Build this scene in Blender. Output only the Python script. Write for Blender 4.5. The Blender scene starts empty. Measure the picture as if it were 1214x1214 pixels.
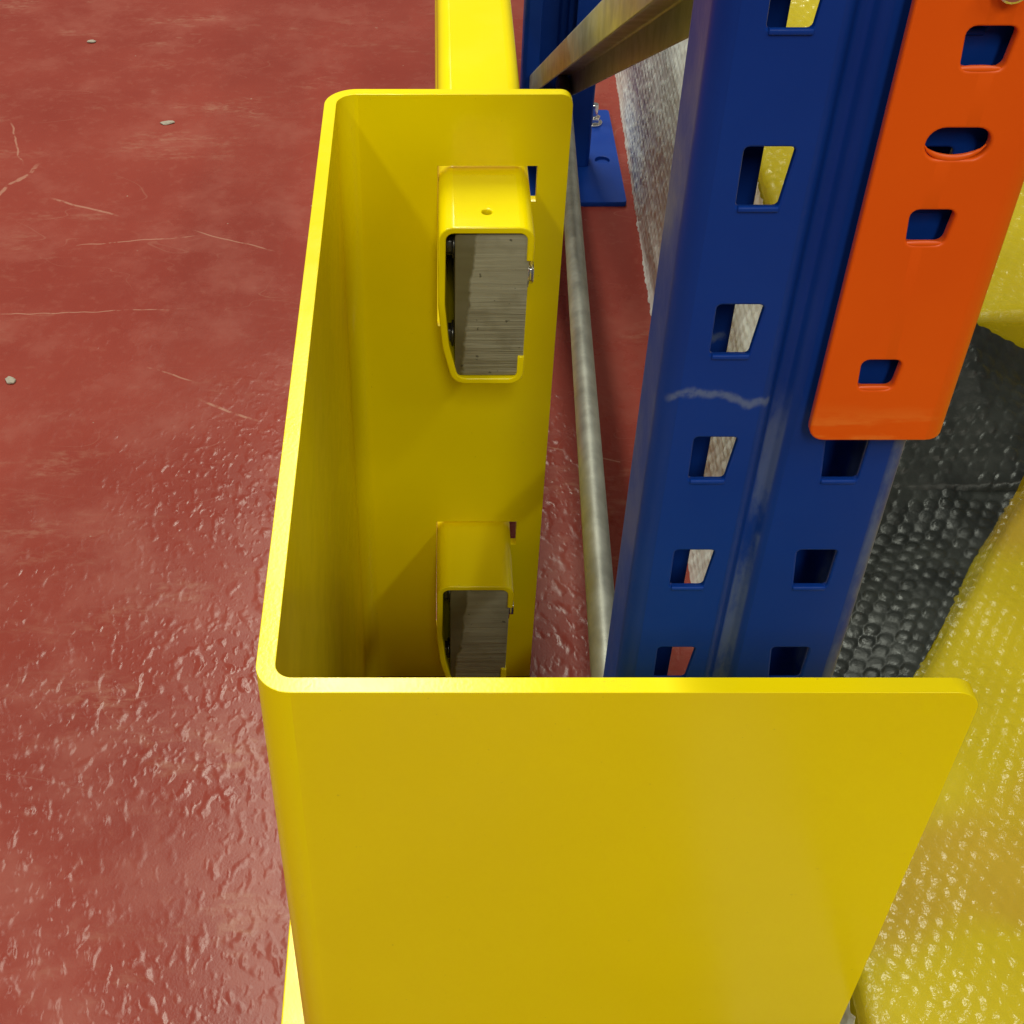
import bpy, bmesh, math, random
from mathutils import Vector, Matrix, noise
R = math.radians
random.seed(7)
scene = bpy.context.scene
COL = scene.collection

# ------------------------------------------------------------------ camera
cam = bpy.data.cameras.new("camera")
cam.lens = 48.0
cam.sensor_width = 36.0
cam.shift_x = 0.078
cam.clip_start = 0.01
cam.clip_end = 200
camo = bpy.data.objects.new("camera", cam)
camo.location = (0, 0, 0.75)
camo.rotation_euler = (R(46.6), 0, 0)
COL.objects.link(camo)
scene.camera = camo

# ------------------------------------------------------------------ light
w = bpy.data.worlds.new("World")
scene.world = w
w.use_nodes = True
w.node_tree.nodes["Background"].inputs[0].default_value = (0.95, 1.0, 0.95, 1)
w.node_tree.nodes["Background"].inputs[1].default_value = 0.13
scene.view_settings.view_transform = 'Standard'
scene.view_settings.look = 'None'
scene.view_settings.exposure = 0.0
scene.view_settings.gamma = 1.0


def strip_lamp(loc, sx, sy, power, color=(0.97, 1.0, 0.84)):
    l = bpy.data.lights.new("strip_lamp", 'AREA')
    l.shape = 'RECTANGLE'
    l.size = sx
    l.size_y = sy
    l.energy = power
    l.color = color
    o = bpy.data.objects.new("strip_lamp", l)
    o.location = loc
    COL.objects.link(o)
    return o


strip_lamp((-0.28, 3.5, 4.3), 0.42, 3.4, 195)
strip_lamp((-2.3, -2.4, 4.3), 0.3, 2.4, 70)
strip_lamp((0.10, -4.2, 4.3), 0.6, 2.6, 170)
strip_lamp((2.6, -2.2, 4.3), 0.3, 2.4, 85)
strip_lamp((-3.2, 2.2, 4.3), 0.3, 3.4, 135)  # added unseen fill lamp, brightens the rear package's white side and left floor

# ------------------------------------------------------------------ node helpers


class N:
    """small wrapper for building node trees"""

    def __init__(s, name):
        s.m = bpy.data.materials.new(name)
        s.m.use_nodes = True
        s.t = s.m.node_tree
        s.t.nodes.clear()
        s.out = s.t.nodes.new('ShaderNodeOutputMaterial')

    def n(s, kind, **kw):
        x = s.t.nodes.new('ShaderNode' + kind)
        for k, v in kw.items():
            setattr(x, k, v)
        return x

    def l(s, a, b):
        s.t.links.new(a, b)

    def put(s, sock, v):
        if isinstance(v, bpy.types.NodeSocket):
            s.l(v, sock)
        else:
            sock.default_value = v

    def pos(s):
        return s.n('NewGeometry').outputs['Position']

    def math(s, op, a, b=0.0, c=None):
        x = s.n('Math', operation=op)
        s.put(x.inputs[0], a)
        s.put(x.inputs[1], b)
        if c is not None:
            s.put(x.inputs[2], c)
        return x.outputs[0]

    def noise(s, scale, detail=4, rough=0.55, vec=None, dist=0.0):
        x = s.n('TexNoise')
        x.inputs['Scale'].default_value = scale
        x.inputs['Detail'].default_value = detail
        x.inputs['Roughness'].default_value = rough
        x.inputs['Distortion'].default_value = dist
        s.l(vec if vec is not None else s.pos(), x.inputs['Vector'])
        return x.outputs['Fac']

    def map(s, scale=(1, 1, 1), loc=(0, 0, 0), rot=(0, 0, 0), vec=None):
        x = s.n('Mapping')
        x.inputs['Location'].default_value = loc
        x.inputs['Rotation'].default_value = rot
        x.inputs['Scale'].default_value = scale
        s.l(vec if vec is not None else s.pos(), x.inputs['Vector'])
        return x.outputs[0]

    def rng(s, v, a, b, c=0.0, d=1.0, smooth=True):
        x = s.n('MapRange')
        x.interpolation_type = 'SMOOTHSTEP' if smooth else 'LINEAR'
        x.clamp = True
        s.put(x.inputs['Value'], v)
        for k, q in zip(('From Min', 'From Max', 'To Min', 'To Max'), (a, b, c, d)):
            s.put(x.inputs[k], q)
        return x.outputs['Result']

    def mix(s, fac, a, b):
        x = s.n('Mix', data_type='RGBA')
        s.put(x.inputs['Factor'], fac)
        s.put(x.inputs['A'], a if isinstance(a, bpy.types.NodeSocket) else (*a, 1))
        s.put(x.inputs['B'], b if isinstance(b, bpy.types.NodeSocket) else (*b, 1))
        # the colour sockets are the ones named A / B of type RGBA
        return x

    def cmix(s, fac, a, b):
        x = s.n('MixRGB')
        s.put(x.inputs[0], fac)
        s.put(x.inputs[1], a if isinstance(a, bpy.types.NodeSocket) else (*a, 1))
        s.put(x.inputs[2], b if isinstance(b, bpy.types.NodeSocket) else (*b, 1))
        return x.outputs[0]

    def bump(s, h, strength, dist, normal=None):
        x = s.n('Bump')
        x.inputs['Strength'].default_value = strength
        x.inputs['Distance'].default_value = dist
        s.l(h, x.inputs['Height'])
        if normal is not None:
            s.l(normal, x.inputs['Normal'])
        return x.outputs[0]

    def xyz(s, vec=None):
        x = s.n('SeparateXYZ')
        s.l(vec if vec is not None else s.pos(), x.inputs[0])
        return x.outputs

    def principled(s, color, rough=0.4, metal=0.0, coat=0.0, coat_rough=0.1, normal=None, spec=0.5):
        p = s.n('BsdfPrincipled')
        s.put(p.inputs['Base Color'], color if isinstance(color, bpy.types.NodeSocket) else (*color, 1))
        s.put(p.inputs['Roughness'], rough)
        s.put(p.inputs['Metallic'], metal)
        p.inputs['Coat Weight'].default_value = coat
        p.inputs['Coat Roughness'].default_value = coat_rough
        p.inputs['Specular IOR Level'].default_value = spec
        if normal is not None:
            s.l(normal, p.inputs['Normal'])
        s.l(p.outputs[0], s.out.inputs[0])
        return p

    def line(s, cx, cy, ang, half, width, wob=0.004, wscale=40, seed=0.0, fade=0.6):
        """mask of a thin scratch drawn in the XY plane"""
        v = s.map(loc=(-cx, -cy, 0))
        v2 = s.map(rot=(0, 0, -ang), vec=v)
        o = s.xyz(v2)
        nz = s.noise(wscale, 2, 0.5, s.map(loc=(seed, seed * 2.3, 0)))
        yy = s.math('ADD', o[1], s.math('MULTIPLY', s.math('SUBTRACT', nz, 0.5), wob * 2))
        m = s.rng(s.math('ABSOLUTE', yy), width * 0.4, width, 1, 0)
        e = s.rng(s.math('ABSOLUTE', o[0]), half * fade, half, 1, 0)
        br = s.rng(s.noise(wscale * 3, 3, 0.6, s.map(loc=(seed + 5, 0, 0))), 0.36, 0.52)
        return s.math('MULTIPLY', s.math('MULTIPLY', m, e), br)


def mat_yellow():
    m = N('yellow_powder_coat')
    v = m.noise(9, 3)
    c = m.cmix(m.rng(v, 0.3, 0.7), (0.885, 0.685, 0.0005), (0.915, 0.715, 0.0007))
    # rubbed and dusty specks
    sp = m.rng(m.noise(420, 2, 0.5), 0.755, 0.80)
    c = m.cmix(m.math('MULTIPLY', sp, 0.3), c, (0.35, 0.25, 0.05))
    peel = m.bump(m.noise(700, 2, 0.5), 0.05, 0.0006)
    r = m.rng(m.noise(30, 4), 0.3, 0.7, 0.17, 0.25)
    m.principled(c, r, coat=0.0, normal=peel, spec=0.34)
    return m.m


def mat_orange():
    m = N('orange_powder_coat')
    o = m.xyz()
    c = m.cmix(m.rng(m.noise(12, 3), 0.3, 0.7), (0.78, 0.092, 0.002), (0.83, 0.108, 0.002))
    # paler rubbed patch along the bottom end
    b = m.math('MULTIPLY', m.rng(o[2], 0.4815, 0.4935, 1, 0), m.rng(m.noise(90, 4, 0.6, m.map((0.4, 1, 1.6))), 0.44, 0.62))
    c = m.cmix(m.math('MULTIPLY', b, 0.55), c, (0.85, 0.22, 0.03))
    peel = m.bump(m.noise(500, 2, 0.5), 0.06, 0.0006)
    m.principled(c, 0.38, coat=0.0, normal=peel, spec=0.35)
    return m.m


def mat_blue():
    m = N('blue_powder_coat')
    o = m.xyz()
    c = m.cmix(m.rng(m.noise(14, 3), 0.3, 0.7), (0.0035, 0.034, 0.25), (0.0050, 0.041, 0.28))
    # scuff line left by a beam connector
    wob = m.math('MULTIPLY', m.math('SUBTRACT', m.noise(55, 4, 0.65, m.map((1, 1, 0.3))), 0.5), 0.016)
    zz = m.math('ADD', m.math('SUBTRACT', o[2], 0.4875), wob)
    scf = m.math('MULTIPLY', m.rng(m.math('ABSOLUTE', zz), 0.0003, 0.0024, 1, 0), m.rng(m.noise(120, 4, 0.65), 0.36, 0.58))
    scf = m.math('MULTIPLY', scf, m.rng(o[0], 0.071, 0.074))
    scf = m.math('MULTIPLY', scf, m.rng(o[0], 0.1035, 0.1045, 1, 0))
    scf = m.math('MULTIPLY', scf, m.rng(o[1], 0.36, 0.37, 1, 0))
    # worn groove wall and right corner, below the beam connector
    low = m.rng(o[2], 0.47, 0.492, 1, 0)
    g = m.math('MULTIPLY', m.rng(o[0], 0.1055, 0.1065), m.rng(o[0], 0.1105, 0.1115, 1, 0))
    rg = m.math('MULTIPLY', m.rng(o[0], 0.1455, 0.1475), 1.0)
    wr = m.math('ADD', g, rg)
    wr = m.math('MULTIPLY', m.math('MULTIPLY', wr, low), m.rng(m.noise(26, 5, 0.7, m.map((3, 1, 1))), 0.38, 0.62))
    wr = m.math('MULTIPLY', wr, m.rng(o[1], 0.36, 0.37, 1, 0))
    msk = m.math('MINIMUM', m.math('ADD', m.math('MULTIPLY', scf, 0.42), m.math('MULTIPLY', wr, 0.33)), 1.0)
    c = m.cmix(msk, c, (0.22, 0.27, 0.34))
    fine = m.rng(m.noise(160, 3, 0.6, m.map((1, 1, 0.06))), 0.70, 0.76)
    c = m.cmix(m.math('MULTIPLY', fine, 0.25), c, (0.10, 0.14, 0.26))
    peel = m.bump(m.noise(420, 2, 0.5), 0.08, 0.0007)
    m.principled(c, m.rng(m.noise(40, 3), 0.3, 0.7, 0.36, 0.48), coat=0.0, normal=peel, spec=0.16)
    return m.m


def mat_floor():
    m = N('red_floor_paint')
    o = m.xyz()
    big = m.noise(2.6, 5, 0.6)
    med = m.noise(14, 5, 0.62)
    fin = m.noise(95, 4, 0.6)
    c = m.cmix(m.rng(big, 0.32, 0.68), (0.215, 0.033, 0.024), (0.262, 0.046, 0.033))
    c = m.cmix(m.math('MULTIPLY', m.rng(med, 0.47, 0.72), 0.45), c, (0.30, 0.080, 0.060))
    c = m.cmix(m.math('MULTIPLY', m.rng(fin, 0.52, 0.75), 0.35), c, (0.29, 0.084, 0.062))
    # rubbed pale dust patches, drawn out across the aisle
    dust = m.math('MULTIPLY', m.rng(m.noise(9, 6, 0.7, m.map((0.6, 1.5, 1), (3, 1, 0))), 0.53, 0.72),
                  m.rng(m.noise(150, 3, 0.6, m.map((0.5, 1.2, 1))), 0.38, 0.66))
    c = m.cmix(m.math('MULTIPLY', dust, 0.5), c, (0.36, 0.17, 0.12))
    # hair scratches
    for k, (sc, rot, th) in enumerate(((5, 0.3, 0.5), (7, 1.2, 0.5), (4, 2.4, 0.5))):
        nz = m.noise(sc, 1, 0.4, m.map((1, 3.5, 1), (k * 3.1, 2 * k, 0), (0, 0, rot)), 0.4)
        ln = m.rng(m.math('ABSOLUTE', m.math('SUBTRACT', nz, th)), 0.0008, 0.0028, 1, 0)
        ln = m.math('MULTIPLY', ln, m.rng(m.noise(6, 3, 0.5, m.map(loc=(k, 9 + k, 0))), 0.52, 0.64))
        c = m.cmix(m.math('MULTIPLY', ln, 0.12), c, (0.45, 0.26, 0.19))
    # scratches and cracks that can be picked out
    S = [(-0.484, 1.385, 1.1, 0.065, 0.0030, 0.010, 0.1), (-0.495, 1.49, 1.9, 0.06, 0.0016, 0.008, 2.1),
         (-0.388, 1.341, -0.43, 0.05, 0.0022, 0.004, 3.3), (-0.320, 1.272, 0.16, 0.075, 0.0012, 0.005, 4.7),
         (-0.214, 1.272, -0.42, 0.055, 0.0013, 0.003, 5.9), (-0.250, 1.038, -0.44, 0.028, 0.0014, 0.003, 6.3),
         (-0.188, 0.982, -0.5, 0.036, 0.0018, 0.004, 7.3), (-0.35, 1.14, 0.05, 0.11, 0.0010, 0.006, 7.9),
         (0.139, 0.92, -0.32, 0.045, 0.0012, 0.002, 8.8)]
    for cx, cy, a, hl, wd, wob, sd in S:
        c = m.cmix(m.math('MULTIPLY', m.line(cx, cy, a, hl, wd, wob, 28, sd), 0.38), c, (0.50, 0.30, 0.22))
    # tiny grit
    v = m.n('TexVoronoi')
    v.inputs['Scale'].default_value = 60
    m.l(m.pos(), v.inputs['Vector'])
    grit = m.math('MULTIPLY', m.rng(v.outputs['Distance'], 0.03, 0.075, 1, 0), m.rng(m.noise(21, 2), 0.60, 0.68))
    c = m.cmix(m.math('MULTIPLY', grit, 0.8), c, (0.40, 0.30, 0.24))
    # blistered relief: low lumps with stretched ridges, much weaker towards the far aisle
    zone = m.math('MULTIPLY', m.rng(o[1], 0.75, 1.35, 1.0, 0.10), m.rng(m.noise(6, 3), 0.34, 0.62, 0.25, 1.0))
    wv = m.map((1.25, 0.85, 1), rot=(0, 0, 0.9))
    lump = m.rng(m.noise(95, 0.6, 0.4, wv), 0.52, 0.90)
    lump2 = m.rng(m.noise(165, 0.8, 0.4, wv), 0.54, 0.90)
    h = m.math('ADD', lump, m.math('MULTIPLY', lump2, 0.45))
    h = m.math('MULTIPLY', h, zone)
    n1 = m.bump(h, 0.5, 0.0015)
    n2 = m.bump(m.noise(600, 2, 0.6), 0.08, 0.0008, n1)
    r = m.rng(med, 0.3, 0.72, 0.22, 0.31)
    m.principled(c, r, normal=n2, spec=0.19, coat=0.0)
    return m.m


def mat_galv():
    m = N('galvanised_steel')
    c = m.cmix(m.rng(m.noise(45, 4, 0.6), 0.35, 0.65), (0.34, 0.335, 0.30), (0.44, 0.435, 0.39))
    m.principled(c, m.rng(m.noise(60, 3), 0.3, 0.7, 0.42, 0.56), metal=0.75, normal=m.bump(m.noise(300, 2), 0.08, 0.0006))
    return m.m


def mat_zinc():
    m = N('bright_zinc')
    m.principled((0.72, 0.70, 0.66), 0.22, metal=1.0, normal=m.bump(m.noise(300, 2), 0.05, 0.0005))
    return m.m


def mat_black_bolt():
    m = N('blackened_bolt')
    m.principled((0.06, 0.055, 0.05), m.rng(m.noise(200, 2), 0.3, 0.7, 0.2, 0.4), metal=0.8)
    return m.m


def mat_block():
    m = N('sawn_grey_block')
    o = m.xyz()
    st = m.noise(38, 4, 0.65, m.map((0.22, 1, 5.0)))
    st2 = m.noise(110, 3, 0.6, m.map((0.15, 1, 6.0)))
    wob = m.math('MULTIPLY', m.math('SUBTRACT', m.noise(60, 3, 0.6), 0.5), 0.008)
    rel = m.math('MULTIPLY', m.math('FRACT', m.math('DIVIDE', m.math('SUBTRACT', o[2], 0.0085), 0.2665)), 0.2665)
    wob = m.math('SUBTRACT', wob, m.math('MULTIPLY', m.math('SUBTRACT', rel, 0.05), 0.085))
    low = m.rng(rel, 0.085, 0.02, 0.35, 1.0)
    # the saw ran clean on the left and tore the face on the right
    edge = m.math('ADD', o[0], wob)
    torn = m.rng(edge, 0.0185, 0.0205)
    cl = m.cmix(m.rng(st, 0.3, 0.7), (0.115, 0.095, 0.048), (0.135, 0.115, 0.06))
    ct = m.cmix(m.rng(m.math('ADD', m.math('MULTIPLY', st, 0.5), m.math('MULTIPLY', st2, 0.5)), 0.36, 0.66),
                (0.25, 0.225, 0.165), (0.33, 0.305, 0.235))
    c = m.cmix(torn, cl, ct)
    sm = m.math('MULTIPLY', m.rng(m.noise(48, 3, 0.6), 0.45, 0.65), 0.4)
    c = m.cmix(sm, c, (0.16, 0.14, 0.095))
    pit = m.rng(m.noise(260, 2, 0.5), 0.69, 0.73)
    c = m.cmix(m.math('MULTIPLY', pit, 0.7), c, (0.03, 0.025, 0.02))
    h = m.math('MULTIPLY', m.math('ADD', m.math('MULTIPLY', st2, torn), m.math('MULTIPLY', st, torn)), low)
    m.principled(c, m.rng(torn, 0, 1, 0.45, 0.33), normal=m.bump(h, 0.5, 0.002), spec=0.6)
    return m.m


def mat_film(name, milky, tint=(0.95, 0.95, 0.92), gloss=0.5, tint2=None, through=0.35):
    """clear polythene film: part see-through, part milky, with a glossy skin"""
    m = N(name)
    tr = m.n('BsdfTransparent')
    tr.inputs[0].default_value = (0.97, 0.97, 0.96, 1)
    df = m.n('BsdfDiffuse')
    df.inputs[0].default_value = (*tint, 1)
    if tint2:
        m.l(m.cmix(m.rng(m.math('MULTIPLY', m.noise(6.5, 2, 0.5, m.map((1, 1.6, 1), (0.3, 0.9, 0))), m.rng(m.xyz()[1], 0.6, 0.72, 1, 0)), 0.45, 0.57), tint, tint2), df.inputs[0])
    tl = m.n('BsdfTranslucent')
    tl.inputs[0].default_value = (*tint, 1)
    gl = m.n('BsdfGlossy')
    gl.inputs['Roughness'].default_value = 0.27
    gl.inputs[0].default_value = (1, 1, 1, 1)
    a = m.n('MixShader')
    a.inputs[0].default_value = through
    m.l(df.outputs[0], a.inputs[1])
    m.l(tl.outputs[0], a.inputs[2])
    b = m.n('MixShader')
    f = m.rng(m.noise(11, 4, 0.6), 0.3, 0.7, milky * 0.55, min(1.0, milky * 1.4))
    m.l(f, b.inputs[0])
    m.l(tr.outputs[0], b.inputs[1])
    m.l(a.outputs[0], b.inputs[2])
    fr = m.n('Fresnel')
    fr.inputs[0].default_value = 1.5
    nb = m.bump(m.noise(170, 3, 0.6), 0.4, 0.003)
    m.l(nb, gl.inputs['Normal'])
    c = m.n('MixShader')
    m.l(m.math('MINIMUM', m.math('MULTIPLY', fr.outputs[0], 0.75), gloss), c.inputs[0])
    m.l(b.outputs[0], c.inputs[1])
    m.l(gl.outputs[0], c.inputs[2])
    m.l(c.outputs[0], m.out.inputs[0])
    return m.m


def mat_black_film():
    m = N('black_bubble_film')
    c = m.cmix(m.rng(m.noise(25, 4), 0.35, 0.7), (0.010, 0.011, 0.010), (0.026, 0.028, 0.025))
    m.principled(c, m.rng(m.noise(60, 3), 0.3, 0.7, 0.3, 0.46), normal=m.bump(m.noise(180, 3, 0.6), 0.3, 0.0012), spec=0.32)
    return m.m


def mat_core():
    m = N('dull_yellow_packing')
    c = m.cmix(m.rng(m.math('MULTIPLY', m.noise(6.5, 2, 0.5, m.map((1, 1.6, 1), (0.3, 0.9, 0))), m.rng(m.xyz()[1], 0.6, 0.72, 1, 0)), 0.46, 0.58), (0.64, 0.50, 0.004), (0.58, 0.39, 0.02))
    m.principled(c, 0.5)
    return m.m


def mat_stone():
    m = N('pale_grit_chip')
    m.principled(m.cmix(m.noise(300, 3), (0.20, 0.16, 0.13), (0.42, 0.36, 0.30)), 0.8)
    return m.m


YEL, ORA, BLU, FLO = mat_yellow(), mat_orange(), mat_blue(), mat_floor()
GAL, ZIN, BBL, BLK = mat_galv(), mat_zinc(), mat_black_bolt(), mat_block()
CLEAR = mat_film('clear_bubble_film', 0.42, (0.62, 0.50, 0.010), 0.09, (0.56, 0.38, 0.03))
MILKY = mat_film('milky_bubble_film', 1.9, (0.90, 0.93, 0.92), 0.15, None, 0.1)
CORE = mat_core()
BFILM, STO = mat_black_film(), mat_stone()

# ------------------------------------------------------------------ mesh helpers


def thing(name, loc, label, cat, group=None):
    o = bpy.data.objects.new(name, None)
    o.empty_display_size = 0.05
    COL.objects.link(o)
    o.location = loc
    o['label'] = label
    o['category'] = cat
    if group:
        o['group'] = group
    return o


def origin_of(o):
    v = Vector((0, 0, 0))
    while o is not None:
        v += o.location
        o = o.parent
    return v


def link(name, me, mat, parent=None, smooth=35, flat=0.0):
    if smooth:
        me.shade_smooth()
        me.set_sharp_from_angle(angle=R(smooth))
        for p in me.polygons:
            vs = [me.vertices[i].co for i in p.vertices]
            longest = max((vs[i] - vs[i - 1]).length for i in range(len(vs)))
            if len(vs) > 6 or (flat and p.area / max(longest, 1e-9) > flat):
                p.use_smooth = False
    me.materials.clear()
    me.materials.append(mat)
    o = bpy.data.objects.new(name, me)
    COL.objects.link(o)
    if parent is not None:
        me.transform(Matrix.Translation(-origin_of(parent)))
        o.parent = parent
    return o


def to_mesh(bm, name):
    bmesh.ops.recalc_face_normals(bm, faces=bm.faces)
    me = bpy.data.meshes.new(name)
    bm.to_mesh(me)
    bm.free()
    return me


def prism(bm, pts, axis, a, b):
    """extrude a closed 2D outline along an axis from a to b"""
    def P(p, t):
        return {'z': (p[0], p[1], t), 'y': (p[0], t, p[1]), 'x': (t, p[0], p[1])}[axis]
    lo = [bm.verts.new(P(p, a)) for p in pts]
    hi = [bm.verts.new(P(p, b)) for p in pts]
    n = len(pts)
    for i in range(n):
        bm.faces.new((lo[i], lo[(i + 1) % n], hi[(i + 1) % n], hi[i]))
    bm.faces.new(lo[::-1])
    bm.faces.new(hi)


def rounded(pts, r, seg=6):
    """round the corners of a closed outline; r is one radius or one per corner"""
    out = []
    n = len(pts)
    for i in range(n):
        p = Vector(pts[i])
        a = (Vector(pts[i - 1]) - p)
        b = (Vector(pts[(i + 1) % n]) - p)
        rr = r[i] if isinstance(r, (list, tuple)) else r
        if rr <= 0:
            out.append(tuple(p))
            continue
        la, lb = a.length, b.length
        a.normalize()
        b.normalize()
        ang = a.angle(b)
        t = min(rr / math.tan(ang / 2), 0.49 * la, 0.49 * lb)
        rr = t * math.tan(ang / 2)
        c = p + (a + b).normalized() * (rr / math.sin(ang / 2))
        p0, p1 = p + a * t, p + b * t
        v0, v1 = p0 - c, p1 - c
        a0 = math.atan2(v0.y, v0.x)
        d = math.atan2(v1.y, v1.x) - a0
        while d > math.pi:
            d -= 2 * math.pi
        while d < -math.pi:
            d += 2 * math.pi
        for k in range(seg + 1):
            q = a0 + d * k / seg
            out.append((c.x + rr * math.cos(q), c.y + rr * math.sin(q)))
    return out


def rad_of(r, i):
    return r[i] if isinstance(r, (list, tuple)) else r


def bent_strip(path, thick, radius, seg=6):
    """outline of a bent sheet: path = outer line, sheet lies on its left side"""
    n = len(path)

    def offset(d):
        out = []
        for i in range(n):
            p = Vector(path[i])
            if i == 0:
                t = (Vector(path[1]) - p).normalized()
                out.append(p + Vector((-t.y, t.x)) * d)
            elif i == n - 1:
                t = (p - Vector(path[i - 1])).normalized()
                out.append(p + Vector((-t.y, t.x)) * d)
            else:
                t0 = (p - Vector(path[i - 1])).normalized()
                t1 = (Vector(path[i + 1]) - p).normalized()
                n0, n1 = Vector((-t0.y, t0.x)), Vector((-t1.y, t1.x))
                bis = (n0 + n1).normalized()
                out.append(p + bis * (d / max(0.2, bis.dot(n0))))
        return out
    outer = offset(0)
    inner = offset(thick)
    pts, rad = [], []
    for i, p in enumerate(outer):
        pts.append(tuple(p))
        if i in (0, n - 1):
            rad.append(0)
        else:
            t0 = Vector(path[i]) - Vector(path[i - 1])
            t1 = Vector(path[i + 1]) - Vector(path[i])
            left = t0.x * t1.y - t0.y * t1.x > 0
            rad.append(rad_of(radius, i) + (thick if left else 0) * 1.0)
    for i in range(n - 1, -1, -1):
        pts.append(tuple(inner[i]))
        if i in (0, n - 1):
            rad.append(0)
        else:
            t0 = Vector(path[i]) - Vector(path[i - 1])
            t1 = Vector(path[i + 1]) - Vector(path[i])
            left = t0.x * t1.y - t0.y * t1.x > 0
            rad.append(rad_of(radius, i) + (0 if left else thick) * 1.0)
    return rounded(pts, rad, seg)


def solid(bm, name, cutters=None, bevel=0.0, bseg=3, ang=40):
    """finish a mesh: cut the openings, round the edges, return plain mesh data"""
    me = to_mesh(bm, name)
    o = bpy.data.objects.new(name, me)
    COL.objects.link(o)
    co = None
    if cutters is not None:
        cme = to_mesh(cutters, name + '_cut')
        co = bpy.data.objects.new(name + '_cut', cme)
        COL.objects.link(co)
        md = o.modifiers.new('b', 'BOOLEAN')
        md.operation = 'DIFFERENCE'
        md.solver = 'EXACT'
        md.object = co
    if bevel:
        md = o.modifiers.new('v', 'BEVEL')
        md.width = bevel
        md.segments = bseg
        md.limit_method = 'ANGLE'
        md.angle_limit = R(ang)
        md.use_clamp_overlap = True
        md.harden_normals = False
    dg = bpy.context.evaluated_depsgraph_get()
    res = bpy.data.meshes.new_from_object(o.evaluated_get(dg))
    bpy.data.objects.remove(o)
    if co is not None:
        bpy.data.objects.remove(co)
    return res


def box(bm, x0, x1, y0, y1, z0, z1):
    prism(bm, [(x0, y0), (x1, y0), (x1, y1), (x0, y1)], 'z', z0, z1)


def hexhead(bm, c, r, h, axis='z'):
    pts = [(r * math.cos(R(60 * k + 10)), r * math.sin(R(60 * k + 10))) for k in range(6)]
    if axis == 'z':
        prism(bm, [(c[0] + p[0], c[1] + p[1]) for p in pts], 'z', c[2], c[2] + h)
    else:
        prism(bm, [(c[1] + p[0], c[2] + p[1]) for p in pts], 'x', c[0], c[0] + h)


def disc(bm, c, r, h, axis='z', n=24):
    pts = [(r * math.cos(2 * math.pi * k / n), r * math.sin(2 * math.pi * k / n)) for k in range(n)]
    if axis == 'z':
        prism(bm, [(c[0] + p[0], c[1] + p[1]) for p in pts], 'z', c[2], c[2] + h)
    else:
        prism(bm, [(c[1] + p[0], c[2] + p[1]) for p in pts], 'x', c[0], c[0] + h)


# ------------------------------------------------------------------ setting: the floor
GZ = -0.05                        # level of the floor
bm = bmesh.new()
f = [bm.verts.new(p) for p in ((-12, -8, GZ), (12, -8, GZ), (12, 16, GZ), (-12, 16, GZ))]
bm.faces.new(f)
fl = link('floor', to_mesh(bm, 'floor'), FLO, None, 0)
fl['kind'] = 'structure'

# ------------------------------------------------------------------ the pallet rack frame
FX0, FX1 = 0.0698, 0.152          # upright width
FY = 0.329                        # front face
DEP = 0.034                       # depth of the section
PITCH = 0.0503
rack = thing('pallet_rack', (0.111, FY, GZ),
             'blue pallet rack frame with rows of punched slots, braced with galvanised struts', 'rack')


def upright_mesh(name, slots=True):
    t = 0.0025
    g0, g1 = 0.1035, 0.1115       # the groove down the middle of the face
    path = [(0.0965, FY + DEP), (FX0, FY + DEP), (FX0, FY), (g0, FY), (g0 + 0.0022, FY + 0.0035),
            (g1 - 0.0025, FY + 0.0035), (g1, FY), (FX1, FY), (FX1, FY + DEP), (0.1335, FY + DEP)]
    out = bent_strip(path, t, [0, 0.0022, 0.0036, 0.0022, 0.002, 0.002, 0.0022, 0.0036, 0.0022, 0], 6)
    bm = bmesh.new()
    prism(bm, out, 'z', GZ + 0.006, 1.9)
    cut = bmesh.new()
    # slot bottoms fall on a regular pitch
    z0 = 0.75 - 0.9033 * FY - PITCH * 9
    k = 0
    while z0 + k * PITCH < 1.86:
        zb = z0 + k * PITCH
        k += 1
        if zb < 0.03:
            continue
        hl = 0.0183
        for sgn, cx in ((1, 0.0893), (-1, 0.1318)):
            wt, wb = 0.0069, 0.0058
            sh = -0.0004 * sgn
            pts = [(cx - wb + sh, zb), (cx + wb + sh, zb), (cx + wt - sh, zb + hl), (cx - wt - sh, zb + hl)]
            prism(cut, rounded(pts, 0.0014, 3), 'y', FY - 0.003, FY + 0.0045)
    if not slots:
        cut.free()
        cut = None
    return solid(bm, name, cut, 0.0007, 2, 50)


um = upright_mesh('upright')
up = link('upright', um, BLU, rack, 35, 0.0035)
# small turned-in lip along the bottom of each slot of the front upright
z0 = 0.75 - 0.9033 * FY - PITCH * 9
bm = bmesh.new()
pts = rounded([(-0.0007, -0.0012), (0.0010, -0.0012), (0.0010, 0.0006), (-0.0007, 0.0006)], 0.0006, 3)
prism(bm, pts, 'x', -0.0056, 0.0056)
lip_me = solid(bm, 'slot_lip', None, 0.0003, 2)
lip_me.shade_smooth()
lip_me.materials.append(BLU)
for k in range(3, 22):
    for cx in (0.0893, 0.1318):
        lp = bpy.data.objects.new('slot_lip', lip_me)
        COL.objects.link(lp)
        lp.parent = up
        lp.location = Vector((cx, FY, z0 + k * PITCH)) - origin_of(up)

# rear upright is the same section turned round
REAR_Y = 1.42
rm = upright_mesh('upright', False)
ru = link('upright', rm, BLU, None, 35, 0.0035)
rm.transform(Matrix.Translation(-origin_of(rack)))
ru.parent = rack
ru.rotation_euler = (0, 0, math.pi)
ru.location = (0.029, REAR_Y + DEP - FY, 0)


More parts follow.
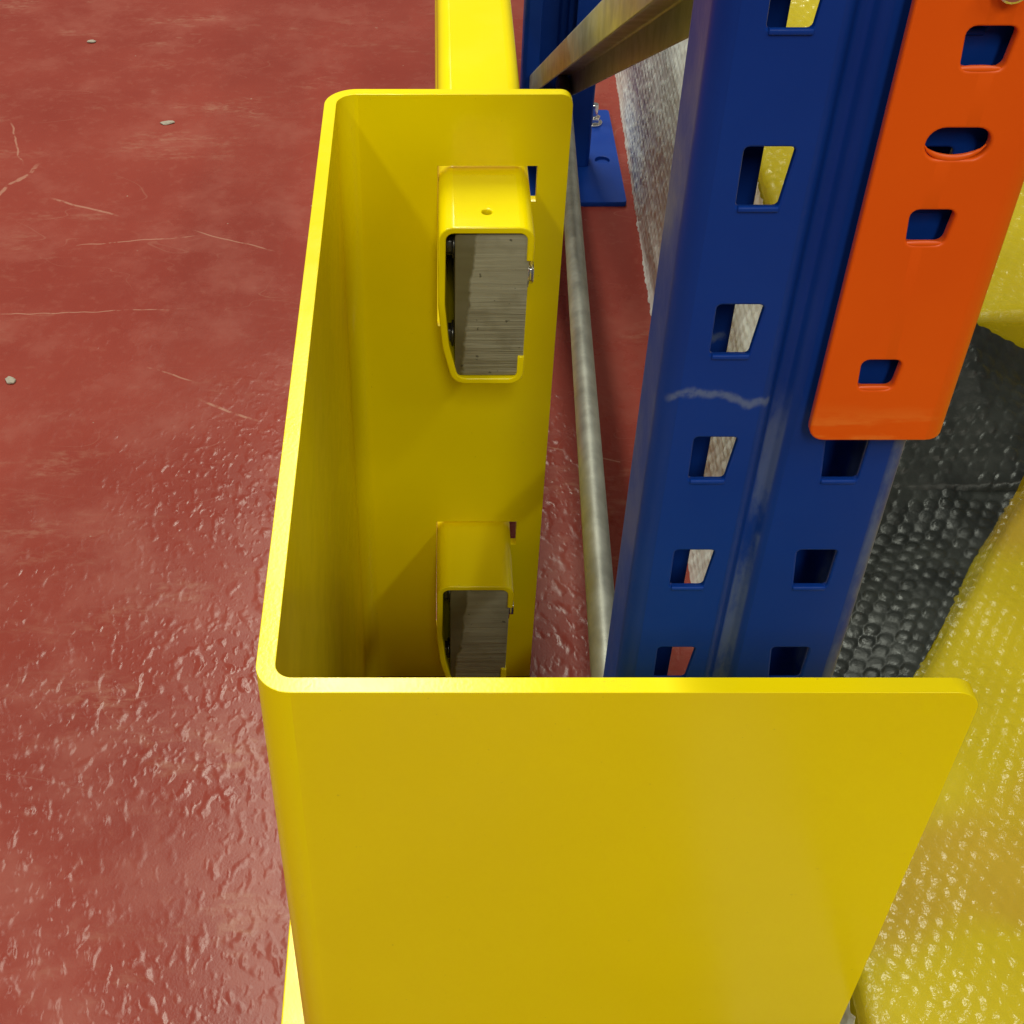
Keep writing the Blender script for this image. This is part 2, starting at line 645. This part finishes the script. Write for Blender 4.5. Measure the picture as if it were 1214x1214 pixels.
def foot_plate(parent, x0, x1, y0, y1, bolts, holes):
    bm = bmesh.new()
    prism(bm, rounded([(x0, y0), (x1, y0), (x1, y1), (x0, y1)], 0.004, 3), 'z', GZ, GZ + 0.006)
    cut = bmesh.new()
    for hx, hy in holes:
        disc(cut, (hx, hy, GZ + 0.002), 0.0085, 0.01)
    fp = link('foot_plate', solid(bm, 'foot_plate', cut if holes else (cut.free() or None), 0.0008, 2), BLU, parent)
    for bx, by in bolts:
        bm = bmesh.new()
        disc(bm, (bx, by, GZ + 0.006), 0.011, 0.002)
        hexhead(bm, (bx, by, GZ + 0.008), 0.0085, 0.007)
        disc(bm, (bx, by, GZ + 0.015), 0.0048, 0.016, n=16)
        link('anchor_bolt', solid(bm, 'anchor_bolt', None, 0.0006, 2), ZIN, fp)
    return fp


foot_plate(rack, 0.085, 0.217, 1.342, 1.56, [(0.195, 1.525)], [(0.198, 1.436)])
foot_plate(rack, 0.060, 0.162, 0.300, 0.420, [], [])


def brace(a, b, wdt, dep, name='brace'):
    """open steel channel from a to b (back of the channel uppermost)"""
    a, b = Vector(a), Vector(b)
    d = (b - a)
    L = d.length
    d.normalize()
    side = d.cross(Vector((0, 0, 1))).normalized()
    upv = side.cross(d).normalized()
    out = bent_strip([(-wdt / 2, -dep), (-wdt / 2, 0), (wdt / 2, 0), (wdt / 2, -dep)][::-1], 0.0018, 0.002, 4)
    bm = bmesh.new()
    prism(bm, out, 'z', 0, L)
    mt = Matrix((( *[side.x, upv.x, d.x], a.x), (side.y, upv.y, d.y, a.y), (side.z, upv.z, d.z, a.z), (0, 0, 0, 1)))
    me = solid(bm, name, None, 0.0005, 2, 50)
    me.transform(mt)
    return me


link('diagonal_brace', brace((0.1305, 1.425, 0.067), (0.111, 0.350, 0.656), 0.046, 0.024), GAL, rack)


def tube(a, b, r, n=20):
    a, b = Vector(a), Vector(b)
    d = (b - a).normalized()
    s = d.cross(Vector((0, 0, 1))).normalized()
    u = s.cross(d)
    bm = bmesh.new()
    rings = []
    for p in (a, b):
        rings.append([bm.verts.new(p + s * (r * math.cos(2 * math.pi * k / n)) + u * (r * 1.25 * math.sin(2 * math.pi * k / n))) for k in range(n)])
    for k in range(n):
        bm.faces.new((rings[0][k], rings[0][(k + 1) % n], rings[1][(k + 1) % n], rings[1][k]))
    bm.faces.new(rings[0][::-1])
    bm.faces.new(rings[1])
    return to_mesh(bm, 'tube')


link('low_brace', tube((0.1440, 1.42, 0.060), (0.0826, 0.352, 0.231), 0.0078), GAL, rack)

# ------------------------------------------------------------------ orange beam hooked on the upright
beam = thing('pallet_beam', (0.157, 0.322, 0.4784),
             'orange pallet beam with a slotted end connector hooked on the blue upright', 'beam')
OY = 0.3205
ox0, ox1 = 0.1155, 0.158
bm = bmesh.new()
zt, zb = 0.74, 0.4770
path = [(ox0, OY), (ox1, OY), (ox1, OY + 0.050)]
prism(bm, bent_strip(path, 0.0035, 0.0030, 6), 'z', zb, zt)
cut = bmesh.new()
# (bottom z, height, half width top / bottom, centre x)


def zat(y):      # height on the connector's plane for a given angle
    return 0.75 - OY / math.tan(R(46.6) + math.atan((607 - y) / 1620))


OPEN = [(0.4970, 0.0108, 0.0060, 0.0052, 0.1319), (0.5470, 0.0108, 0.0062, 0.0052, 0.1343), (0.5972, 0.0112, 0.0064, 0.0054, 0.1360),
        (0.6460, 0.0125, 0.0064, 0.0054, 0.1362)]
OP = []
for zz, hh, wt, wb, cx in OPEN:
    pts = rounded([(cx - wb, zz), (cx + wb, zz), (cx + wt, zz + hh), (cx - wt, zz + hh)], 0.0022, 4)
    OP.append(pts)
    prism(cut, pts, 'y', OY - 0.005, OY + 0.0065)
pts = rounded([(0.1272, 0.5728), (0.1438, 0.5728), (0.1438, 0.5816), (0.1272, 0.5816)], 0.0043, 6)
OP.append(pts)
prism(cut, pts, 'y', OY - 0.005, OY + 0.0065)
# rounded bottom left corner
r = 0.005
cp = [(ox0 - 0.002, zb - 0.002)]
cp += [(ox0 + r, zb - 0.002)] + [(ox0 + r - r * math.sin(R(a)), zb + r - r * math.cos(R(a))) for a in range(0, 91, 15)] + [(ox0 - 0.002, zb + r)]
prism(cut, cp, 'y', OY - 0.005, OY + 0.0065)
link('end_connector', solid(bm, 'end_connector', cut, 0.0010, 3, 40), ORA, beam)
# pressed rims under the openings
for i, pts in enumerate(OP):
    zs = [p[1] for p in pts]
    xs = [p[0] for p in pts]
    zm = min(zs)
    bm = bmesh.new()
    n = 14
    x0, x1 = min(xs) - 0.0002, max(xs) - 0.0008
    ring0 = None
    rings = []
    for k in range(n + 1):
        u = k / n
        x = x0 + (x1 - x0) * u
        e = math.sin(math.pi * u) ** 0.4
        lift = 0.0
        if i == 4:
            lift = 0.0038 * (1 - math.sin(math.pi * u) ** 0.6)
        rr = 0.0010 * max(0.25, e)
        rings.append([bm.verts.new((x, OY + 0.0008 + rr * 0.8 * math.cos(q) , zm + lift + 0.0001 + rr * math.sin(q))) for q in [2 * math.pi * j / 10 for j in range(10)]])
    for k in range(n):
        for j in range(10):
            bm.faces.new((rings[k][j], rings[k][(j + 1) % 10], rings[k + 1][(j + 1) % 10], rings[k + 1][j]))
    bm.faces.new(rings[0])
    bm.faces.new(rings[-1][::-1])
    link('opening_lip', to_mesh(bm, 'opening_lip'), ORA, beam)
# the beam itself runs off to the right, above the packages
bm = bmesh.new()
prism(bm, rounded([(0.3275, 0.60), (0.3675, 0.60), (0.3675, 0.71), (0.3275, 0.71)], 0.004, 4), 'x', 0.1585, 2.4)
link('beam_box', to_mesh(bm, 'beam_box'), ORA, beam)
bm = bmesh.new()
disc(bm, (0.0, 0.0, 0.0), 0.0042, 0.006)
me = solid(bm, 'locking_pin', None, 0.0008, 2)
me.transform(Matrix.Translation((0.1368, 0.3225, 0.6195)) @ Matrix.Rotation(R(90), 4, 'X'))
link('locking_pin', me, ZIN, beam)

# ------------------------------------------------------------------ yellow rack end guard
guard = thing('rack_end_guard', (0.0, 0.268, GZ),
              'yellow bent steel rack guard with two rails, standing on the red floor', 'rack guard')
GT = 0.0062
gx0, gyF, gyB, gxF, gxB = -0.0555, 0.2678, 0.6712, 0.1705, 0.0737
RIM = 0.42
path = [(gxB, gyB), (gx0, gyB), (gx0, gyF), (gxF, gyF)]
out = bent_strip(path, GT, [0, 0.0105, 0.0055, 0], 14)
bm = bmesh.new()
prism(bm, out, 'z', GZ, RIM)
cut = bmesh.new()


def corner_cut(x, z, sx, r, y0, y1):
    c = [(x + 0.003 * sx, z + 0.003)]
    c += [(x - r * sx, z + 0.003)]
    c += [(x - r * sx + r * sx * math.sin(R(a)), z - r + r * math.cos(R(a))) for a in range(0, 91, 9)]
    c += [(x + 0.003 * sx, z - r)]
    prism(cut, c, 'y', y0, y1)


corner_cut(gxB, RIM, 1, 0.0065, gyB - 0.012, gyB + 0.01)
corner_cut(gxF, RIM, 1, 0.0085, gyF - 0.01, gyF + 0.012)
RX0, RX1 = 0.0034, 0.0530
TOPS = (0.3760, 0.1095)
RH = 0.101
for tz in TOPS:
    z1, z0 = tz + 0.0026, tz - RH - 0.002
    pts = [(RX0 - 0.0004, max(z0, 0.002)), (RX1 + 0.0008, max(z0, 0.002)), (RX1 + 0.0008, tz - 0.019), (RX1 + 0.0042, tz - 0.019), (RX1 + 0.0042, z1), (RX0 - 0.0004, z1)]
    prism(cut, pts, 'y', gyB - 0.012, gyB + 0.01)
gp = link('guard_plate', solid(bm, 'guard_plate', cut, 0.0013, 4, 40), YEL, guard, 30, 0.02)

# foot flange with its anchor bolts
bm = bmesh.new()
prism(bm, rounded([(-0.0915, 0.285), (gx0 - 0.0006, 0.285), (gx0 - 0.0006, 0.655), (-0.0915, 0.655)], [0.004, 0, 0, 0.004], 3), 'z', GZ, GZ + 0.008)
fp = link('foot_flange', solid(bm, 'foot_flange', None, 0.001, 2), YEL, guard)
for by in (0.440, 0.585):
    bm = bmesh.new()
    disc(bm, (-0.0765, by, GZ + 0.008), 0.0105, 0.002)
    hexhead(bm, (-0.0765, by, GZ + 0.010), 0.0085, 0.006)
    disc(bm, (-0.0765, by, GZ + 0.016), 0.0045, 0.006, n=16)
    link('anchor_bolt', solid(bm, 'anchor_bolt', None, 0.0006, 2), ZIN, fp)


def rail(tz):
    zb = tz - RH
    yE = 0.607
    # lipped channel, open to the right; the web leans in towards the foot
    path = [(RX1, tz - 0.0205), (RX1, tz), (RX0, tz), (RX0 - 0.0003, tz - 0.048), (RX0 + 0.0022, tz - 0.076), (RX0 + 0.0082, zb), (RX1 - 0.002, zb), (RX1 - 0.002, zb + 0.019)]
    t = 0.0038
    outl = bent_strip(path, t, [0, 0.0042, 0.0042, 0.05, 0.05, 0.0055, 0.0042, 0], 6)
    bm = bmesh.new()
    prism(bm, outl, 'y', yE, 1.75)
    cut = None
    if tz > 0.2:
        cut = bmesh.new()
        disc(cut, (0.0285, 0.6225, tz - 0.006), 0.0026, 0.012, n=20)
    r = link('rail', solid(bm, 'rail', cut, 0.0008, 3, 42), YEL, guard, 30)
    # sawn block inside the channel, its cut end flush with the rail
    bm = bmesh.new()
    x0, x1 = 0.0118, 0.0502
    a = rounded([(x0 + 0.001, zb + 0.0055), (x1, zb + 0.0055), (x1 + 0.0005, tz - 0.0052), (x0, tz - 0.0052)], 0.0018, 4)
    prism(bm, a, 'y', yE + 0.0012, 1.70)
    bmesh.ops.triangulate(bm, faces=[f for f in bm.faces if len(f.verts) > 4])
    b = link('buffer_block', solid(bm, 'buffer_block', None, 0.0005, 2, 60), BLK, r, 30)
    # bolt heads: dark nuts in the gap at the left, a bright head on the open side
    for dz in (0.018, 0.075):
        bm = bmesh.new()
        disc(bm, (x0 - 0.0012, yE + 0.013, tz - dz), 0.0072, 0.0014, 'x')
        hexhead(bm, (x0 - 0.0045, yE + 0.013, tz - dz), 0.0058, 0.0035, 'x')
        link('nut', solid(bm, 'nut', None, 0.0004, 2), BBL, r)
    bm = bmesh.new()
    disc(bm, (x1 + 0.0002, yE + 0.020, tz - 0.040), 0.0085, 0.0016, 'x')
    hexhead(bm, (x1 + 0.0016, yE + 0.020, tz - 0.040), 0.0064, 0.0030, 'x')
    link('bolt_head', solid(bm, 'bolt_head', None, 0.0005, 2), ZIN, r)
    return r


for tz in TOPS:
    rail(tz)

# ------------------------------------------------------------------ bubble-wrapped packages


def rnd2(i, j, k):
    return (math.sin(i * 12.9898 + j * 78.233 + k * 37.719) * 43758.5453) % 1.0


def bubble(x, y, pitch=0.0112, rad=0.0049, h=0.0020):
    """height of the bubble sheet at a point: uneven, partly deflated bubbles in offset rows"""
    ry = pitch * 0.8660254
    x += 0.0022 * noise.noise(Vector((x * 22, y * 22, 1.3)))
    y += 0.0022 * noise.noise(Vector((x * 22, y * 22, 8.3)))
    best = 1e9
    j0 = math.floor(y / ry)
    for j in (j0, j0 + 1):
        off = 0.5 * pitch if j % 2 else 0.0
        i = round((x - off) / pitch)
        dx, dy = x - (i * pitch + off), y - j * ry
        d = dx * dx + dy * dy
        if d < best:
            best = d
            key = (i, j, dx, dy)
    q = best / (rad * rad)
    if q >= 1:
        return 0.0
    hs = rnd2(key[0], key[1], 0)
    # a soft bubble sags to one side or shows a dent in its crown
    sag = 1 + 0.6 * ((rnd2(key[0], key[1], 1) - 0.5) * key[2] + (rnd2(key[0], key[1], 2) - 0.5) * key[3]) / rad
    dent = 0.45 * max(0.0, rnd2(key[0], key[1], 3) - 0.45) * max(0.0, 1 - q * 2.2)
    return h * (0.2 + 1.0 * hs) * sag * ((1 - q * q) ** 0.7 - dent)


def crease(x, y, s=0.0):
    a = noise.noise(Vector((x * 9 + s, y * 9, s)))
    b = noise.noise(Vector((x * 24 + y * 11 + s, y * 24, 3 + s)))
    c = abs(noise.noise(Vector((x * 15 - y * 6, y * 13 + s, 7 + s))))
    return 0.004 * a + 0.0015 * b + 0.006 * (0.25 - c)


def grid_mesh(name, fn, nu, nv):
    vs = [fn(i / nu, j / nv) for j in range(nv + 1) for i in range(nu + 1)]
    fs = []
    for j in range(nv):
        for i in range(nu):
            a = j * (nu + 1) + i
            fs.append((a, a + 1, a + nu + 2, a + nu + 1))
    me = bpy.data.meshes.new(name)
    me.from_pydata(vs, [], fs)
    me.update()
    return me


def lerp_poly(poly, y):
    """x on a polyline given as (y, x) rows"""
    if y <= poly[0][0]:
        return poly[0][1]
    for (y0, x0), (y1, x1) in zip(poly, poly[1:]):
        if y <= y1:
            t = (y - y0) / (y1 - y0)
            return x0 + (x1 - x0) * t
    return poly[-1][1]


def package(parent, left, y0, y1, xr, ztop, drop, seed, res=0.0021, near=0.30, flare=0.004, pitch=0.0095):
    """wrapped slab: left = polyline (y,x) of its left edge, bubble film over a yellow core"""
    nv = int((y1 - y0) / res)
    wid = near
    nu = int(wid / res)

    def top(u, v):
        y = y0 + (y1 - y0) * v
        xl = lerp_poly(left, y) + flare - 0.004
        x = xl + wid * u
        e = min((x - xl), (y - y0), (y1 - y))
        rnd = 0.008
        z = ztop
        if e < rnd:
            q = 1 - max(0, e) / rnd
            z -= rnd * (1 - math.sqrt(max(0, 1 - q * q)))
        z += drop(x, y) + crease(x, y, seed) * min(1.0, 0.25 + e * 18) + bubble(x, y, pitch, pitch * 0.43, pitch * 0.14)
        return (x, y, z)
    link('film_top', grid_mesh('film_top', top, nu, nv), CLEAR, parent, 60)

    nz = int((ztop - GZ) / (res * 1.3))

    def sidef(u, v):
        y = y0 + (y1 - y0) * u
        xl = lerp_poly(left, y)
        t = top(0, u)
        z = GZ + (t[2] - GZ) * v
        b = bubble(y, z) * 0.9 + crease(y, z + 3, seed) * 0.3 * min(1, 6 * v, 6 * (1 - v))
        return (xl - b - 0.0006 + (flare - 0.004) * v + 0.002 * (1 - v) ** 2, y, z)
    link('film_side', grid_mesh('film_side', sidef, int((y1 - y0) / (res * 1.15)), nz), MILKY, parent, 60)
    def frontf(u, v):
        t = top(u, 0)
        z = GZ + (t[2] - GZ) * v
        return (t[0], y0 - 0.0005 - bubble(t[0], z) * 0.8, z)
    link('film_front', grid_mesh('film_front', frontf, nu // 2, nz // 2), CLEAR, parent, 60)
    # core panel under the film, with its outline following the left edge
    bm = bmesh.new()
    n = 24
    L = [(lerp_poly(left, y0 + 0.012 + (y1 - y0 - 0.024) * k / n) + 0.003 + flare, y0 + 0.012 + (y1 - y0 - 0.024) * k / n) for k in range(n + 1)]
    outl = [(xr, y1 - 0.012), *L[::-1], (xr, y0 + 0.012)]
    prism(bm, outl, 'z', GZ, ztop - 0.012)
    link('yellow_core', solid(bm, 'yellow_core', None, 0.006, 3, 60), CORE, parent, 40)
    # remaining film beyond the near part, coarser
    bm = bmesh.new()
    ys = [y0 + (y1 - y0) * k / 40 for k in range(41)]
    a = [bm.verts.new((lerp_poly(left, y) + wid - 0.001, y, ztop - 0.003 + drop(lerp_poly(left, y) + wid, y))) for y in ys]
    b = [bm.verts.new((max(xr, lerp_poly(left, y) + wid + 0.02), y, ztop - 0.006)) for y in ys]
    for k in range(40):
        bm.faces.new((a[k], b[k], b[k + 1], a[k + 1]))
    link('film_rear', to_mesh(bm, 'film_rear'), CLEAR, parent, 60)


front = thing('wrapped_package', (0.45, 0.25, GZ),
              'yellow package in clear bubble wrap beside the right edge of the yellow guard', 'package', 'bubble wrapped packages by the rack')
package(front, [(-0.12, 0.180), (0.26, 0.181), (0.30, 0.182), (0.356, 0.1815), (0.366, 0.1845), (0.458, 0.247), (0.622, 0.359)],
        -0.12, 0.622, 0.95, 0.20, lambda x, y: -0.0, 1.7, 0.0014, 0.26, 0.004, 0.0076)
rear = thing('wrapped_package', (0.45, 1.2, GZ),
             'yellow package in milky white bubble wrap lying behind the blue upright', 'package', 'bubble wrapped packages by the rack')
package(rear, [(0.698, 0.206), (1.15, 0.220), (1.75, 0.238)], 0.698, 1.75, 0.95, 0.26, lambda x, y: 0.0, 5.1, 0.0022, 0.24, 0.026)

# black bubble wrap heaped between the two packages
blk = thing('black_wrap_bundle', (0.25, 0.55, GZ),
            'black bubble wrap bundle wedged between the two yellow packages', 'bubble wrap')
LFT = [(0.345, 0.166), (0.50, 0.190), (0.725, 0.226)]
RGT = [(0.345, 0.182), (0.362, 0.186), (0.458, 0.2515), (0.622, 0.3635), (0.725, 0.50)]


def black_top(u, v):
    y = 0.345 + 0.350 * v
    xl, xr = lerp_poly(LFT, y), lerp_poly(RGT, y)
    x = xl + (xr - xl) * u
    z = 0.135 + 0.058 * min(1.0, v / 0.3) ** 0.8 + 0.06 * max(0.0, (v - 0.62) / 0.38) ** 1.5
    if v < 0.73:
        k = max(0.0, (u - 0.35) / 0.65)
        z += (0.199 - z) * k * k * (3 - 2 * k)
    if v > 0.75:
        z -= 0.55 * max(0.0, x - 0.335) * min(1.0, (v - 0.75) / 0.2)
    e = min(x - xl, y - 0.345) / 0.012
    if e < 1:
        z -= 0.012 * (1 - math.sqrt(max(0, 1 - (1 - e) ** 2)))
    return (x, y, z + crease(x, y, 9.2) * 0.9 + bubble(x, y, 0.0092, 0.0040, 0.0012))


link('film_top', grid_mesh('film_top', black_top, 150, 270), BFILM, blk, 60)


def black_side(u, v):
    p = black_top(0, u)
    z = GZ + (p[2] - GZ) * v
    return (p[0] - bubble(p[1], z) - 0.0004, p[1], z)


link('film_side', grid_mesh('film_side', black_side, 180, 60), BFILM, blk, 60)


def black_front(u, v):
    p = black_top(u, 0)
    return (p[0], p[1] - 0.0004, GZ + (p[2] - GZ) * v)


link('film_front', grid_mesh('film_front', black_front, 8, 20), BFILM, blk, 60)

# ------------------------------------------------------------------ chips of grit on the floor


def chip(x, y, sx, sy, sz, rot, label, seed):
    bm = bmesh.new()
    bmesh.ops.create_icosphere(bm, subdivisions=2, radius=1)
    for v in bm.verts:
        k = 1 + 0.35 * noise.noise(v.co * 1.4 + Vector((seed, seed, 0)))
        v.co *= k
        v.co = Vector((v.co.x * sx, v.co.y * sy, v.co.z * sz))
    zmin = min(v.co.z for v in bm.verts)
    me = to_mesh(bm, 'chip')
    o = link('grit_chip', me, STO, None, 25)
    o.rotation_euler = (0, 0, rot)
    o.location = (x, y, GZ - zmin - 0.0006)
    o['label'] = label
    o['category'] = 'grit'
    o['group'] = 'chips of grit on the red floor'


chip(-0.3229, 1.536, 0.0085, 0.0045, 0.0016, 0.2, 'pale grit chip on the red floor to the left of the guard rear corner', 1)
chip(-0.4564, 1.762, 0.006, 0.0035, 0.0018, 0.1, 'dark brown grit chip farthest back on the red floor', 2)
chip(-0.400, 1.0265, 0.0045, 0.0065, 0.0018, 0.7, 'pale grit chip nearest the left border on the red floor', 3)
